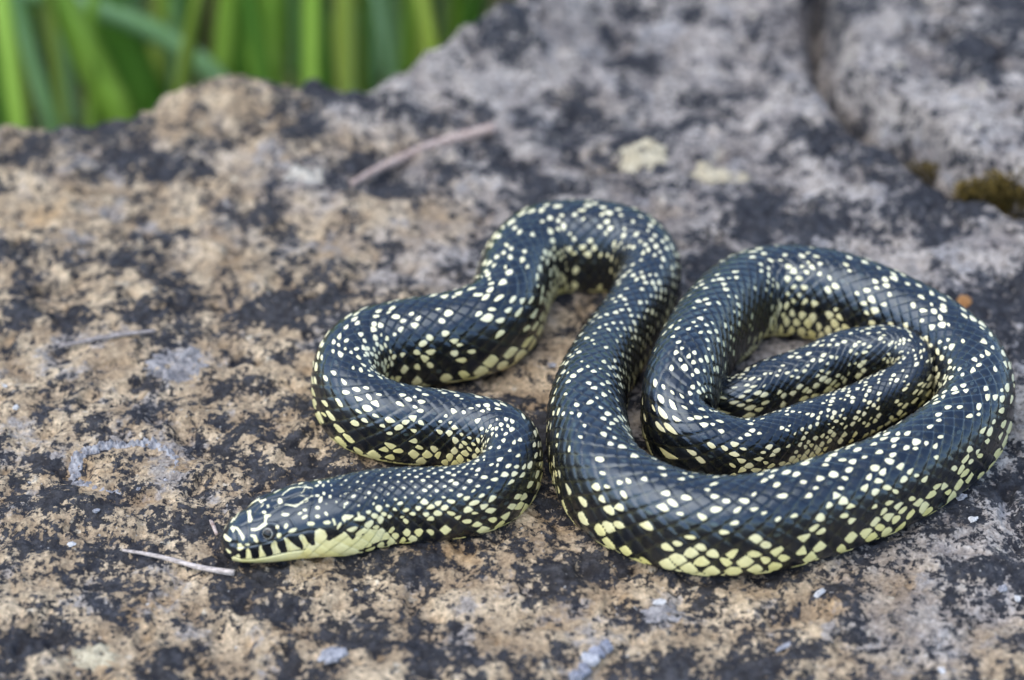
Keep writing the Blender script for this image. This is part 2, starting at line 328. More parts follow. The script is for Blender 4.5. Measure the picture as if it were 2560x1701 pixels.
#GEO>
# yellow marks of the head in (mm from snout, fraction round the ring); mirrored to the other side
HEAD_POLY = [[(1.2, 0.473), (2.44, 0.3999), (3.6, 0.3599), (3.0, 0.3437), (1.8, 0.3617), (0.97, 0.4218)], [(1.5, 0.2931), (2.47, 0.2827), (3.3, 0.2558), (3.0, 0.2361), (2.1, 0.2454)], [(3.0, 0.4702), (4.32, 0.4648), (5.3, 0.4362), (6.04, 0.3958), (6.75, 0.3627), (6.6, 0.3374), (5.99, 0.3374), (5.7, 0.3683), (5.0, 0.4119), (4.2, 0.4426)], [(7.8, 0.5579), (8.75, 0.555), (9.0, 0.5004), (9.3, 0.4527), (8.4, 0.4496), (8.1, 0.4855)], [(2.94, 0.5298), (3.9, 0.6053), (4.2, 0.5653), (3.85, 0.5144)], [(11.7, 0.6127), (12.9, 0.5759), (13.04, 0.5496), (12.3, 0.544), (12.0, 0.5654)], [(7.82, 0.3682), (9.3, 0.3596), (9.6, 0.3441), (9.9, 0.3197), (9.39, 0.3074), (8.72, 0.3252), (8.71, 0.3418), (8.1, 0.3544)], [(8.3, 0.4024), (9.9, 0.3929), (11.29, 0.4063), (12.31, 0.4088), (12.85, 0.3907), (11.87, 0.3835), (10.79, 0.3758), (9.3, 0.377), (8.41, 0.3851)], [(4.76, 0.3215), (5.57, 0.3269), (6.6, 0.2954), (5.56, 0.2719), (4.8, 0.2761)], [(6.32, 0.317), (7.26, 0.3177), (7.99, 0.3036), (7.2, 0.2967)], [(3.46, 0.2103), (5.1, 0.2516), (5.4, 0.2268), (5.27, 0.1907), (3.6, 0.1895)], [(6.66, 0.2736), (7.34, 0.2876), (7.8, 0.263), (8.04, 0.2067), (7.94, 0.1806), (6.35, 0.1864), (6.6, 0.2343)], [(9.84, 0.2898), (10.48, 0.297), (10.54, 0.274), (11.05, 0.2384), (11.52, 0.2123), (11.1, 0.1812), (9.6, 0.1847), (9.6, 0.2501)], [(12.74, 0.2953), (13.69, 0.3071), (14.11, 0.2938), (14.26, 0.2644), (15.02, 0.2286), (15.6, 0.2132), (12.55, 0.2019), (12.9, 0.2332), (12.6, 0.272)], [(15.92, 0.3107), (16.75, 0.3037), (18.04, 0.2779), (19.91, 0.2441), (21.35, 0.2286), (19.84, 0.2212), (16.75, 0.222), (16.5, 0.25), (16.2, 0.2857)], [(20.49, 0.3004), (21.72, 0.304), (22.87, 0.2915), (23.91, 0.261), (25.27, 0.2391), (26.27, 0.2398), (26.49, 0.2166), (21.66, 0.2155), (21.98, 0.2438), (21.0, 0.2783)], [(26.47, 0.3095), (27.94, 0.3176), (29.24, 0.304), (29.77, 0.2795), (29.38, 0.2605), (30.03, 0.2537), (31.49, 0.2656), (33.33, 0.289), (33.9, 0.2765), (34.8, 0.2408), (36.13, 0.2641), (37.01, 0.2483), (38.11, 0.2778), (39.83, 0.2635), (43.57, 0.2417), (47.17, 0.1827), (39.66, 0.1885), (39.03, 0.1739), (34.8, 0.1703), (30.61, 0.1948), (26.49, 0.2166), (26.18, 0.2668)], [(3.44, 0.2063), (5.4, 0.1973), (9.05, 0.1904), (11.1, 0.1995), (12.57, 0.2185), (16.47, 0.2222), (21.3, 0.2235), (26.57, 0.2353), (30.63, 0.2071), (34.8, 0.1836), (34.8, 0.1663), (30.6, 0.1886), (17.87, 0.1967), (12.56, 0.1793), (6.6, 0.1874)], [(13.13, 0.4641), (12.9, 0.4602), (12.58, 0.46), (12.15, 0.4644), (11.94, 0.472), (11.76, 0.4806), (12.0, 0.4844), (12.31, 0.4844), (12.74, 0.4785), (12.95, 0.4721)], [(14.12, 0.4403), (14.08, 0.4327), (13.52, 0.428), (12.9, 0.4246), (12.32, 0.4271), (12.03, 0.4326), (12.27, 0.4397), (12.64, 0.445), (13.33, 0.4469), (13.85, 0.4451)], [(17.91, 0.49), (17.46, 0.4843), (17.1, 0.4856), (16.72, 0.494), (16.5, 0.5061), (16.77, 0.5165), (17.1, 0.5234), (17.54, 0.5216), (17.96, 0.5122), (18.01, 0.5003)], [(18.88, 0.4045), (18.58, 0.4006), (17.87, 0.3997), (17.1, 0.4048), (16.52, 0.4123), (16.4, 0.4185), (16.7, 0.4225), (17.35, 0.4217), (18.05, 0.4169), (18.67, 0.4103)], [(14.4, 0.5044), (14.28, 0.5018), (14.06, 0.4998), (13.74, 0.5001), (13.46, 0.5036), (13.24, 0.508), (13.46, 0.5113), (13.67, 0.5135), (14.05, 0.5116), (14.27, 0.5095)], [(15.26, 0.3553), (14.99, 0.353), (14.61, 0.3544), (14.31, 0.3591), (14.18, 0.3664), (14.37, 0.3726), (14.64, 0.3746), (15.0, 0.373), (15.29, 0.3686), (15.35, 0.3612)], [(17.63, 0.3503), (17.16, 0.3452), (16.78, 0.3449), (16.48, 0.3489), (16.4, 0.3556), (16.59, 0.3636), (17.05, 0.369), (17.42, 0.3692), (17.73, 0.3652), (17.83, 0.3584)], [(15.6, 0.3214), (15.34, 0.3134), (15.0, 0.3095), (14.62, 0.3112), (14.37, 0.3177), (14.25, 0.3273), (14.44, 0.335), (14.81, 0.3388), (15.27, 0.337), (15.57, 0.3295)], [(20.3, 0.3344), (20.15, 0.3282), (19.46, 0.322), (18.54, 0.3196), (17.73, 0.3214), (17.41, 0.3256), (17.57, 0.3324), (18.19, 0.3386), (19.06, 0.3404), (19.88, 0.3394)], [(26.63, 0.3386), (26.4, 0.3333), (25.73, 0.3306), (24.9, 0.3331), (24.27, 0.3376), (24.0, 0.3449), (24.3, 0.3493), (25.02, 0.3518), (25.8, 0.3495), (26.4, 0.3452)], [(30.89, 0.3365), (30.67, 0.3308), (30.15, 0.328), (29.43, 0.3295), (28.92, 0.3345), (28.73, 0.34), (28.97, 0.3443), (29.54, 0.3472), (30.26, 0.3455), (30.68, 0.3414)], [(22.78, 0.3967), (22.65, 0.3917), (22.22, 0.3889), (21.75, 0.3879), (21.3, 0.3897), (21.09, 0.3942), (21.2, 0.3985), (21.59, 0.4009), (22.08, 0.4022), (22.5, 0.4006)], [(24.54, 0.4029), (24.39, 0.3988), (23.99, 0.3969), (23.46, 0.3988), (23.02, 0.403), (22.9, 0.4079), (23.1, 0.4127), (23.56, 0.4141), (24.02, 0.4126), (24.43, 0.4077)], [(24.66, 0.3794), (24.6, 0.3733), (24.09, 0.3684), (23.4, 0.3653), (22.7, 0.3661), (22.3, 0.3699), (22.38, 0.3751), (22.87, 0.3802), (23.6, 0.3829), (24.24, 0.3825)], [(28.36, 0.4025), (28.19, 0.3969), (27.81, 0.395), (27.31, 0.3967), (26.97, 0.4006), (26.79, 0.4062), (26.96, 0.4114), (27.36, 0.4137), (27.89, 0.4126), (28.21, 0.4086)], [(28.2, 0.3629), (27.97, 0.3593), (27.53, 0.3585), (27.02, 0.3612), (26.75, 0.3663), (26.7, 0.3726), (26.95, 0.3759), (27.38, 0.3761), (27.89, 0.3731), (28.18, 0.3689)], [(30.13, 0.3759), (30.28, 0.3692), (30.15, 0.3638), (29.92, 0.3624), (29.65, 0.3649), (29.34, 0.3703), (29.21, 0.378), (29.32, 0.3828), (29.61, 0.3848), (29.89, 0.3824)], [(29.08, 0.4363), (28.73, 0.4273), (28.31, 0.4235), (28.0, 0.427), (27.89, 0.4362), (28.02, 0.4465), (28.36, 0.4562), (28.79, 0.4601), (29.09, 0.4563), (29.12, 0.4478)], [(28.49, 0.4643), (28.3, 0.459), (27.93, 0.457), (27.57, 0.4595), (27.21, 0.463), (27.03, 0.469), (27.23, 0.4742), (27.6, 0.4762), (27.99, 0.4746), (28.34, 0.4702)], [(30.0, 0.4712), (29.96, 0.4644), (29.68, 0.461), (29.38, 0.4634), (29.1, 0.4682), (29.08, 0.4749), (29.12, 0.4804), (29.4, 0.4841), (29.7, 0.4832), (29.98, 0.4769)], [(31.51, 0.4483), (31.44, 0.4419), (31.19, 0.4396), (30.9, 0.4404), (30.64, 0.4445), (30.61, 0.4517), (30.76, 0.4578), (30.95, 0.4605), (31.24, 0.46), (31.5, 0.4547)], [(31.82, 0.3377), (31.92, 0.3272), (31.82, 0.3187), (31.55, 0.3178), (31.3, 0.324), (31.09, 0.335), (30.97, 0.3463), (31.14, 0.3532), (31.33, 0.3547), (31.61, 0.3481)], [(32.71, 0.3139), (32.39, 0.3054), (32.02, 0.3003), (31.8, 0.3034), (31.88, 0.312), (32.18, 0.3233), (32.62, 0.332), (32.98, 0.3368), (33.06, 0.3335), (33.01, 0.3254)], [(33.67, 0.3256), (33.53, 0.3275), (33.28, 0.3341), (33.02, 0.345), (33.0, 0.3532), (33.03, 0.3572), (33.29, 0.356), (33.58, 0.3489), (33.74, 0.339), (33.86, 0.3296)], [(35.45, 0.3534), (35.43, 0.3491), (35.19, 0.3428), (34.8, 0.3373), (34.48, 0.3335), (34.2, 0.3352), (34.21, 0.3409), (34.48, 0.346), (34.82, 0.3529), (35.27, 0.3551)], [(37.1, 0.3473), (36.91, 0.3413), (36.66, 0.3387), (36.38, 0.3399), (36.26, 0.345), (36.2, 0.3513), (36.31, 0.3572), (36.59, 0.3608), (36.86, 0.3585), (37.08, 0.3543)], [(32.66, 0.4167), (32.54, 0.4141), (32.41, 0.4126), (32.32, 0.4126), (32.16, 0.4148), (32.12, 0.4175), (32.2, 0.4218), (32.35, 0.423), (32.47, 0.4225), (32.64, 0.4204)], [(30.27, 0.4166), (30.15, 0.4142), (30.0, 0.4127), (29.75, 0.4129), (29.66, 0.4152), (29.62, 0.418), (29.7, 0.4206), (29.84, 0.4222), (30.01, 0.4209), (30.18, 0.4191)], [(33.8, 0.4421), (33.69, 0.4385), (33.59, 0.4366), (33.41, 0.4379), (33.31, 0.4404), (33.3, 0.4444), (33.38, 0.447), (33.58, 0.4487), (33.63, 0.4484), (33.79, 0.446)], [(35.79, 0.4458), (35.69, 0.4413), (35.55, 0.4404), (35.4, 0.4405), (35.37, 0.4443), (35.38, 0.4483), (35.41, 0.4521), (35.62, 0.4538), (35.71, 0.4524), (35.82, 0.4499)], [(34.83, 0.4169), (34.81, 0.4138), (34.74, 0.4128), (34.52, 0.4129), (34.49, 0.4164), (34.49, 0.4197), (34.55, 0.422), (34.71, 0.4233), (34.81, 0.4238), (34.84, 0.4206)], [(32.1, 0.4808), (32.06, 0.4767), (31.82, 0.4757), (31.75, 0.476), (31.53, 0.4796), (31.52, 0.484), (31.58, 0.4881), (31.8, 0.49), (31.96, 0.4898), (32.1, 0.4858)], [(37.92, 0.4505), (37.81, 0.4484), (37.66, 0.4467), (37.51, 0.4483), (37.43, 0.4503), (37.47, 0.4529), (37.51, 0.4563), (37.73, 0.4576), (37.82, 0.4563), (37.94, 0.454)], [(34.18, 0.389), (34.05, 0.3864), (33.9, 0.3849), (33.66, 0.385), (33.59, 0.3884), (33.56, 0.3914), (33.64, 0.3944), (33.86, 0.3965), (33.97, 0.3954), (34.17, 0.3929)]]
HEAD_LINE = [([(18.9, 0.5397), (20.67, 0.5559), (22.8, 0.5585), (24.93, 0.5546)], 0.174), ([(24.93, 0.5517), (23.93, 0.5156), (22.24, 0.4995)], 0.188), ([(18.35, 0.4648), (19.97, 0.4469), (21.0, 0.4325), (22.42, 0.442), (24.66, 0.4606), (26.42, 0.4733)], 0.269), ([(15.27, 0.467), (17.25, 0.4665)], 0.161), ([(16.8, 0.5724), (18.0, 0.5692)], 0.121), ([(15.3, 0.5631), (15.9, 0.5613)], 0.108)]
HEAD_SEAM = [[(3.71, 0.2177), (5.84, 0.1885), (8.4, 0.1935), (11.7, 0.2093), (15.6, 0.2221), (19.84, 0.2212), (22.88, 0.2173)], [(7.2, 0.2933), (6.6, 0.1983)], [(10.15, 0.2977), (9.6, 0.2002)], [(13.51, 0.3054), (13.61, 0.2203)], [(17.08, 0.3016), (17.41, 0.2223)], [(21.68, 0.3007), (22.5, 0.2222)], [(7.5, 0.4499), (7.77, 0.4167), (7.81, 0.3892)], [(7.8, 0.4543), (10.2, 0.4364), (12.3, 0.4335), (15.9, 0.4525), (18.35, 0.4648)], [(12.31, 0.4088), (15.14, 0.3945), (18.56, 0.39), (21.02, 0.4087), (24.48, 0.415), (26.68, 0.4395)], [(26.68, 0.4395), (26.49, 0.4747), (25.5, 0.5317)], [(15.02, 0.5235), (19.2, 0.5044), (23.49, 0.5103), (25.2, 0.5294)], [(8.1, 0.4511), (10.8, 0.5176), (12.6, 0.5382)], [(4.32, 0.4648), (6.0, 0.4414), (7.5, 0.4499)], [(7.81, 0.3892), (7.5, 0.3611), (7.5, 0.3121)], [(18.56, 0.39), (19.65, 0.3491), (20.31, 0.3105)], [(15.32, 0.3052), (17.45, 0.3206), (20.31, 0.3105), (24.2, 0.3143), (26.47, 0.3095)], [(4.06, 0.4502), (4.5, 0.3648), (4.66, 0.2997)], [(4.66, 0.2997), (6.95, 0.2938), (10.33, 0.2998), (13.51, 0.3054), (15.32, 0.3052)], [(26.68, 0.4395), (25.2, 0.3768), (25.58, 0.3113)]]
EYE = (12.58, 0.347)
NOSTRIL = (3.87, 0.3287)
def build_snake():
    R = snake_rings(); S, J, q, per, P = R['S'], R['J'], R['q'], R['per'], R['P']
    ns = len(S); NJ = int(J[-1])+4
    rng = np.random.default_rng(7)
    yv = np.clip(((q-QE)/(1-2*QE))*2-1, -1.2, 1.2)
    r = ROWS/2*(1+(yv*1.22-.22*yv**3)); dors = (q >= QE) & (q <= 1-QE)
    RR = np.broadcast_to(r[None], (ns, NTH)); JJ = np.broadcast_to(J[:, None], (ns, NTH))
    F1 = np.full((ns, NTH), 9.); F2 = F1.copy(); I1 = np.zeros((ns, NTH), int); K1 = np.zeros((ns, NTH), int); DU = np.zeros((ns, NTH)); DV = DU.copy()
    E = 1.5
    i0 = np.floor(RR).astype(int)
    for di in (-1, 0, 1):
        i = i0+di; off = np.where(i % 2 == 0, .0, .5)
        k0 = np.floor(JJ-off).astype(int)
        for dk in (0, 1):
            k = k0+dk; du = (JJ-(k+off))*2; dv = RR-(i+.5)
            d = (np.abs(du)**E+np.abs(dv)**E)**(1/E)
            closer = d < F1
            F2 = np.where(closer, F1, np.minimum(F2, d)); F1 = np.where(closer, d, F1)
            I1 = np.where(closer, i, I1); K1 = np.where(closer, k, K1); DU = np.where(closer, du, DU); DV = np.where(closer, dv, DV)
    I1 = np.clip(I1, 0, ROWS-1); K1 = np.clip(K1, 0, NJ-1)
    edge = (F2-F1)
    # one set of random numbers per scale
    rn = rng.random((8, ROWS, NJ)); ra = [rn[k][I1, K1] for k in range(8)]
    kk = np.minimum(np.arange(ROWS), ROWS-1-np.arange(ROWS))
    # which scales carry a spot: clustered, in ragged cross rows on the back
    ii, jj = np.meshgrid(np.arange(ROWS), np.arange(NJ), indexing='ij')
    cl = vnoise(ii/2.1+.3, jj/1.7, 5)+.6*vnoise(ii/5., jj/1.3, 6)
    bar = np.cos(2*math.pi*(jj/4.3+.8*vnoise(ii/9., jj/9., 9)))
    prob = np.choose(np.clip(kk, 0, 5), [.80, .74, .66, .60, .55, .50])[:, None]+.5*vnoise(jj/9., ii*0+.5+(ii > 12)*7, 31)*(kk[:, None] < 3)+.42*cl+.22*bar*(kk[:, None] > 4)
    fr = jj/NJ
    prob = prob - .10*np.exp(-((fr-.52)/.12)**2)*(kk[:, None] > 2)
    mk = np.exp(-((fr-.285)/.035)**2)+.6*np.exp(-((fr-.655)/.035)**2)  # thins yellow low on the rear bends, partly painting in their shade
    prob = prob - .5*mk*(kk[:, None] < 4)
    has = rn[0] < prob
    size = np.choose(np.clip(kk, 0, 6), [.95, .86, .76, .69, .62, .58, .56])[:, None]*(.66+.62*rn[1])
    size = size*(1-.32*mk*(kk[:, None] < 4))
    tail = np.clip((fr-.86)/.1, 0, 1); size = size*(1+.3*tail)
    neck = np.clip((.10-fr)/.05, 0, 1); size = size*(1-.55*neck*(kk[:, None] > 6)); has = has | ((neck > .3) & (kk[:, None] > 3) & (rn[3] < .8))
    hs, sz = has[I1, K1], size[I1, K1]
    ang = (ra[2]-.5)*1.7; du = DU-(ra[3]-.5)*.5; dv = DV-(ra[4]-.5)*.5
    u = du*np.cos(ang)+dv*np.sin(ang); v = -du*np.sin(ang)+dv*np.cos(ang)
    v = v/(1+(ra[5]-.5)*1.7*np.clip(u/(sz+.01), -1, 1)); asp = .46+.36*ra[6]
    spot = sz-np.sqrt(u*u+(v/asp)**2+1e-9)
    spot = np.where(hs, spot, -1.); spot = np.minimum(spot, edge*1.1-.17)
    faint = np.where(~hs & (ra[7] < .10), .42-np.sqrt(DU**2+(DV/.7)**2), -1.)
    # belly plates
    jv = JJ-.0; kv = np.floor(jv).astype(int); fv = jv-kv
    vedge = np.minimum(fv, 1-fv)*2
    vr = rng.random((3, NJ+2)); vb = vr[0][np.clip(kv, 0, NJ)]
    vs = np.where(vb < .66, .5, -1.)
    fade = np.maximum(sstep(30, 36, S)[:, None], .8*sstep(19, 24, S)[:, None]*sstep(.30, .24, np.minimum(q, 1-q))[None])
    gap = np.where(dors[None], edge, vedge)
    spot = np.where(dors[None], spot, np.minimum(vs, vedge*2-.1))
    # scale relief (mm): domed, lifted at the rear edge
    dome = np.clip(edge/.5, 0, 1); dome = dome*(2-dome)
    rel = np.where(dors[None], .26*dome+.24*DU*np.clip(edge/.14, 0, 1)-.24, .10*np.clip(vedge/.25, 0, 1)+.12*fv-.12)
    rel = rel*np.clip(R['w']/20, .3, 1.2)[:, None]*fade
    # ---- head marks (nostril pits below)
    nh = int(np.searchsorted(S, 62)); X = np.broadcast_to(S[:nh, None], (nh, NTH)); 
    mmq = np.broadcast_to(q[None]*per[:nh, None], (nh, NTH))
    sd = np.full((nh, NTH), -9.)
    qq = np.broadcast_to(q[None], (nh, NTH)); sc = per[:nh, None]
    def segd(a, b, qa):
        ax, ay, bx, by = a[0], a[1], b[0], b[1]
        dx = bx-ax; dyq = (by-ay); px = X-ax; pyq = qa-ay
        L2 = dx*dx+(dyq*sc)**2+1e-9; t = np.clip((px*dx+pyq*dyq*sc*sc)/L2, 0, 1)
        return np.hypot(px-t*dx, (pyq-t*dyq)*sc)
    seam = np.full((nh, NTH), 9.)
    for mir in (0, 1):
        qa = 1-qq if mir else qq
        for poly in HEAD_POLY:
            d = np.full((nh, NTH), 9.); ins = np.zeros((nh, NTH), bool)
            for a, b in zip(poly, poly[1:]+poly[:1]):
                d = np.minimum(d, segd(a, b, qa))
                cond = ((a[1] > qa) != (b[1] > qa)) & (X < (b[0]-a[0])*(qa-a[1])/((b[1]-a[1]) or 1e-9)+a[0])
                ins ^= cond
            sd = np.maximum(sd, np.where(ins, d, -d))
        for line, wd in HEAD_LINE:
            for a, b in zip(line[:-1], line[1:]): sd = np.maximum(sd, wd-segd(a, b, qa))
        for line in HEAD_SEAM:
            for a, b in zip(line[:-1], line[1:]): seam = np.minimum(seam, segd(a, b, qa))
    cut = sstep(31, 36, X+0*qq)
    mouth = np.full((nh, NTH), 9.)
    for a, b in zip(HEAD_SEAM[0][:-1], HEAD_SEAM[0][1:]):
        mouth = np.minimum(mouth, np.minimum(segd(a, b, qq), segd(a, b, 1-qq)))
    belly = (np.minimum(qq, 1-qq) < np.where(X < 34, .205, .10))
    sd = sd-.06
    sd = np.where(belly & (X > 3), .6, sd)
    sd = np.minimum(sd, (mouth-.13)*2)
    wob = .12*fbm(X+0*qq, mmq, 1.1, 3, 2)
    hspot = np.clip(sd*1.5+wob, -1, .8)
    spot[:nh] = np.maximum(np.where(X < 33.5, -1, spot[:nh]), hspot)
    faint[:nh] = np.where(X < 40, -1, faint[:nh])
    rel[:nh] -= .34*np.exp(-(seam/.24)**2)*(1-cut)
    gap[:nh] = np.where(fade[:nh] < .5, np.clip(seam*.9, 0, 1), gap[:nh])
    if EYE:
        es, eq = EYE
        for qa in (qq, 1-qq):
            d = np.hypot(X-es, (qa-eq)*sc); rel[:nh] += -.9*np.exp(-(d/1.5)**2)+.42*np.exp(-((d-2.6)/.7)**2)
            hspot_kill = d < 1.9; spot[:nh] = np.where(hspot_kill, -1, spot[:nh])
    ns_, nq_ = NOSTRIL
    for qa in (qq, 1-qq):
        d = np.hypot(X-ns_, (qa-nq_)*sc); rel[:nh] -= .8*np.exp(-(d/.55)**2); spot[:nh] = np.where(d < .75, -1, spot[:nh])
    # displace along the normal
    dS = np.gradient(P, axis=0); dQ = np.roll(P, -1, 1)-np.roll(P, 1, 1)
    N = np.cross(dQ, dS); N /= np.linalg.norm(N, axis=2, keepdims=True)+1e-12
    c = P.mean(1, keepdims=True)
    if np.mean(np.sum(N*(P-c), 2)) < 0: N = -N
    P2 = P+N*rel[..., None]
    zlow = rock_low(R['x']/1000, R['y']/1000)*1000-.7
    P2[..., 2] += zlow[:, None]
    o = grid_mesh('body', P2/1000, None, wrap=True, caps=True)
    attr(o, 'spot', spot); attr(o, 'faint', faint); attr(o, 'gap', gap); attr(o, 'tint', ra[6]); 
    attr(o, 'low', np.broadcast_to(np.clip(1-np.abs(np.abs(yv)-1)*1.4, 0, 1)[None], (ns, NTH)))
    attr(o, 'rear', np.where(dors[None], DU, 0)*fade)
    return o, R, P2/1000, N
def snake_material():
    t = NT('snake_scales'); v = t.obj()
    spot, faint, gap, tint, low = [t.attr(k) for k in ('spot', 'faint', 'gap', 'tint', 'low')]
    wob = t.math('MULTIPLY', t.math('SUBTRACT', t.noise(v, 1400, 2, .5), .5), .16)
    yel = t.ramp(t.math('ADD', spot, wob), -.03, .07)
    ycol = t.mix(low, (.84,.76,.46), (.75,.655,.21))
    ycol = t.mix(t.math('MULTIPLY', tint, .35), ycol, (.85,.80,.58))
    ycol = t.mix(t.ramp(t.noise(v, 500, 4, .6), .4, .75), ycol, t.mix(.35, ycol, (.42,.36,.10)))
    ycol = t.mix(t.math('MULTIPLY', t.ramp(gap, .13, .02), .5), ycol, (.26,.23,.07))
    black = t.mix(tint, (.0035,.0038,.005), (.008,.0085,.011))
    black = t.mix(t.math('MULTIPLY', t.ramp(gap, .22, .02), .8), black, (.05,.047,.024))
    black = t.mix(t.math('MULTIPLY', t.ramp(t.attr('rear'), -.25, -.75), .55), black, (.050,.046,.018))
    black = t.mix(t.math('MULTIPLY', t.ramp(faint, -.02, .12), .35), black, (.10,.13,.11))
    t.bs('Base Color', t.mix(yel, black, ycol))
    rr = t.math('ADD', t.math('MULTIPLY', tint, .10), .22)
    t.bs('Roughness', t.math('ADD', rr, t.math('MULTIPLY', yel, .12)))
    t.bs('Specular IOR Level', .8); t.bs('Specular Tint', (.72, .86, 1., 1)); t.bs('Coat Weight', .22); t.bs('Coat Roughness', .15)
    t.bs('Normal', t.bump(t.noise(v, 2600, 3, .6), .00005, .6))
    return t.m
body, SR, SP, SN = build_snake()
body.data.materials.append(snake_material())
snake = bpy.data.objects.new('snake', None); col.objects.link(snake); snake.empty_display_size = .02
body.parent = snake
tag(snake, 'glossy black snake speckled with yellow, lying in loops on the rock', 'snake')

# eyes
t = NT('snake_eye'); v = t.obj(); X, Y, Z = t.sep(v)
rad = t.math('SQRT', t.math('ADD', t.math('POWER', X, 2), t.math('POWER', Y, 2)))
iris = t.mix(t.ramp(rad, .00140, .00152), (.50,.47,.39), (.02,.02,.022))
t.bs('Base Color', iris); t.bs('Roughness', .04); t.bs('Specular IOR Level', .4)
pm = NT('snake_pupil'); pm.bs('Base Color', (.004,.004,.004,1)); pm.bs('Roughness', .04); pm.bs('Specular IOR Level', .4)
def eye_obj(qf):
    es, eq = EYE; i = int(np.argmin(np.abs(SR['S']-es))); j = int(round(qf*NTH)) % NTH
    nn = Vector(SN[i, j]); pos = Vector(SP[i, j]); r = .0025
    vs, fs = [], []; a, b = 32, 20
    for y in range(b+1):
        th = math.pi*y/b
        for x in range(a):
            ph = 2*math.pi*x/a; zz = r*math.cos(th)*(1.06 if th < math.pi/2 else 1)
            vs.append((r*math.sin(th)*math.cos(ph), r*math.sin(th)*math.sin(ph), zz))
    for y in range(b):
        for x in range(a): fs.append((y*a+x, y*a+(x+1) % a, (y+1)*a+(x+1) % a, (y+1)*a+x))
    o = mesh_obj('eye', vs, fs, t.m, snake)
    nn = (nn+Vector((SR['tx'][i]*-.25, SR['ty'][i]*-.25, .0))).normalized()
    o.rotation_euler = nn.to_track_quat('Z', 'Y').to_euler(); o.location = pos-Vector(SN[i, j])*.00085
    o['label'] = 'dark round eye with a thin pale ring'
    pv, pf = [(0, 0, r*1.06+.00004)], []
    for y in range(1, 7):
        th = math.asin(.00131/r)*y/6
        for x in range(a):
            ph = 2*math.pi*x/a; pv.append((r*math.sin(th)*math.cos(ph), r*math.sin(th)*math.sin(ph), r*1.06*math.cos(th)+.00004))
    for x in range(a):
        pv.append((.00132*math.cos(2*math.pi*x/a), .00132*math.sin(2*math.pi*x/a), r*1.06*math.cos(math.asin(.00131/r))-.0001))
    for x in range(a): pf.append((0, 1+x, 1+(x+1) % a))
    for y in range(6):
        for x in range(a): k = 1+y*a; pf.append((k+x, k+a+x, k+a+(x+1) % a, k+(x+1) % a))
    mesh_obj('pupil', pv, pf, pm.m, o)
    return o
if EYE:
    eye_obj(EYE[1]); eye_obj(1-EYE[1])
# ------------------------------------------------------------------ small things on the rock
def simple_mat(name, c1, c2, scale, rough=.8, bumpd=.0003):
    t = NT(name); v = t.obj(); nz = t.noise(v, scale, 6, .65)
    t.bs('Base Color', t.mix(t.ramp(nz, .3, .7), c1, c2)); t.bs('Roughness', rough); t.bs('Specular IOR Level', .25)
    t.bs('Normal', t.bump(nz, bumpd, .8)); return t.m
def twig_material(name, c1, c2):
    t = NT(name); v = t.obj()
    nz = t.noise(t.mapping(v, (900, 900, 900)), 1, 5, .6)
    st = t.noise(t.mapping(v, (180, 1500, 1500)), 1, 3, .6)
    t.bs('Base Color', t.mix(t.ramp(t.math('ADD', t.math('MULTIPLY', nz, .5), t.math('MULTIPLY', st, .5)), .35, .65), c1, c2)); t.bs('Roughness', .75)
    t.bs('Normal', t.bump(st, .0003, .8)); return t.m
def tube(name, pts, rads, mat, parent=None, nseg=10, sub=6, seed=1, rough=.12):
    pts = np.array(pts, float); tk = np.linspace(0, 1, len(pts)); tq = np.linspace(0, 1, (len(pts)-1)*sub+1)
    C = cubic(tk, pts, tq); Rr = np.interp(tq, np.linspace(0, 1, len(rads)), rads)
    T = np.gradient(C, axis=0); T /= np.linalg.norm(T, axis=1, keepdims=True)
    a = np.arange(nseg)*2*math.pi/nseg
    side = np.cross(T, [0, 0, 1.]); side /= np.linalg.norm(side, axis=1, keepdims=True); upv = np.cross(side, T)
    rng = np.random.default_rng(seed); wob = 1+rough*(rng.random((len(C), nseg))-.5)*2
    P = C[:, None]+Rr[:, None, None]*wob[..., None]*(np.cos(a)[None, :, None]*side[:, None]+np.sin(a)[None, :, None]*upv[:, None])
    o0 = P.mean((0, 1)); 
    o = grid_mesh(name, P-o0, mat, wrap=True, caps=True); o.location = o0
    if parent: o.parent = parent
    return o
def on_rock(p, r): return (p[0], p[1], float(rock_height(p[0], p[1]))+r)
M_tw1 = twig_material('straw_grey', (.22,.18,.155), (.58,.50,.44)); M_tw3 = twig_material('stem_grey', (.14,.12,.11), (.40,.35,.32)); M_tw2 = twig_material('twig_brown', (.20,.12,.09), (.52,.42,.36))
tp = [(-.1090,-.1021),(-.0980,-.1053),(-.0864,-.1094),(-.0768,-.1122)]
zt = max(on_rock(p, 0)[2] for p in tp)
tag(tube('twig', [(x, y, zt*.7+on_rock((x, y), 0)[2]*.3+.0008) for x, y in tp], [.0004,.00065,.0008,.0009], M_tw1, seed=3), 'thin pale dry stem lying just in front of the snout', 'twig', 'dry stems on the rock')
tp = [(-.1409,-.0046),(-.1319,-.0024),(-.1223,.0006),(-.1117,.0035)]
zt = max(on_rock(p, 0)[2] for p in tp)
tag(tube('twig', [(x, y, zt*.7+on_rock((x, y), 0)[2]*.3+.0009) for x, y in tp], [.0006,.0008,.0007,.0005], M_tw3, seed=4), 'thin grey stem on the tan rock away from the snake', 'twig', 'dry stems on the rock')
tp = [(-.0551,.0939),(-.0479,.1019),(-.0386,.1100),(-.0278,.1183),(-.0168,.1238),(-.0059,.1286)]
zs = np.polyval(np.polyfit([p[0] for p in tp], [on_rock(p, 0)[2] for p in tp], 1), [p[0] for p in tp])
tag(tube('twig', [(x, y, z_+.0024) for (x, y), z_ in zip(tp, zs)], [.0010,.0014,.0016,.0017,.0020,.0022], M_tw2, seed=5), 'thicker brown stick lying far behind the snake', 'twig', 'dry stems on the rock')
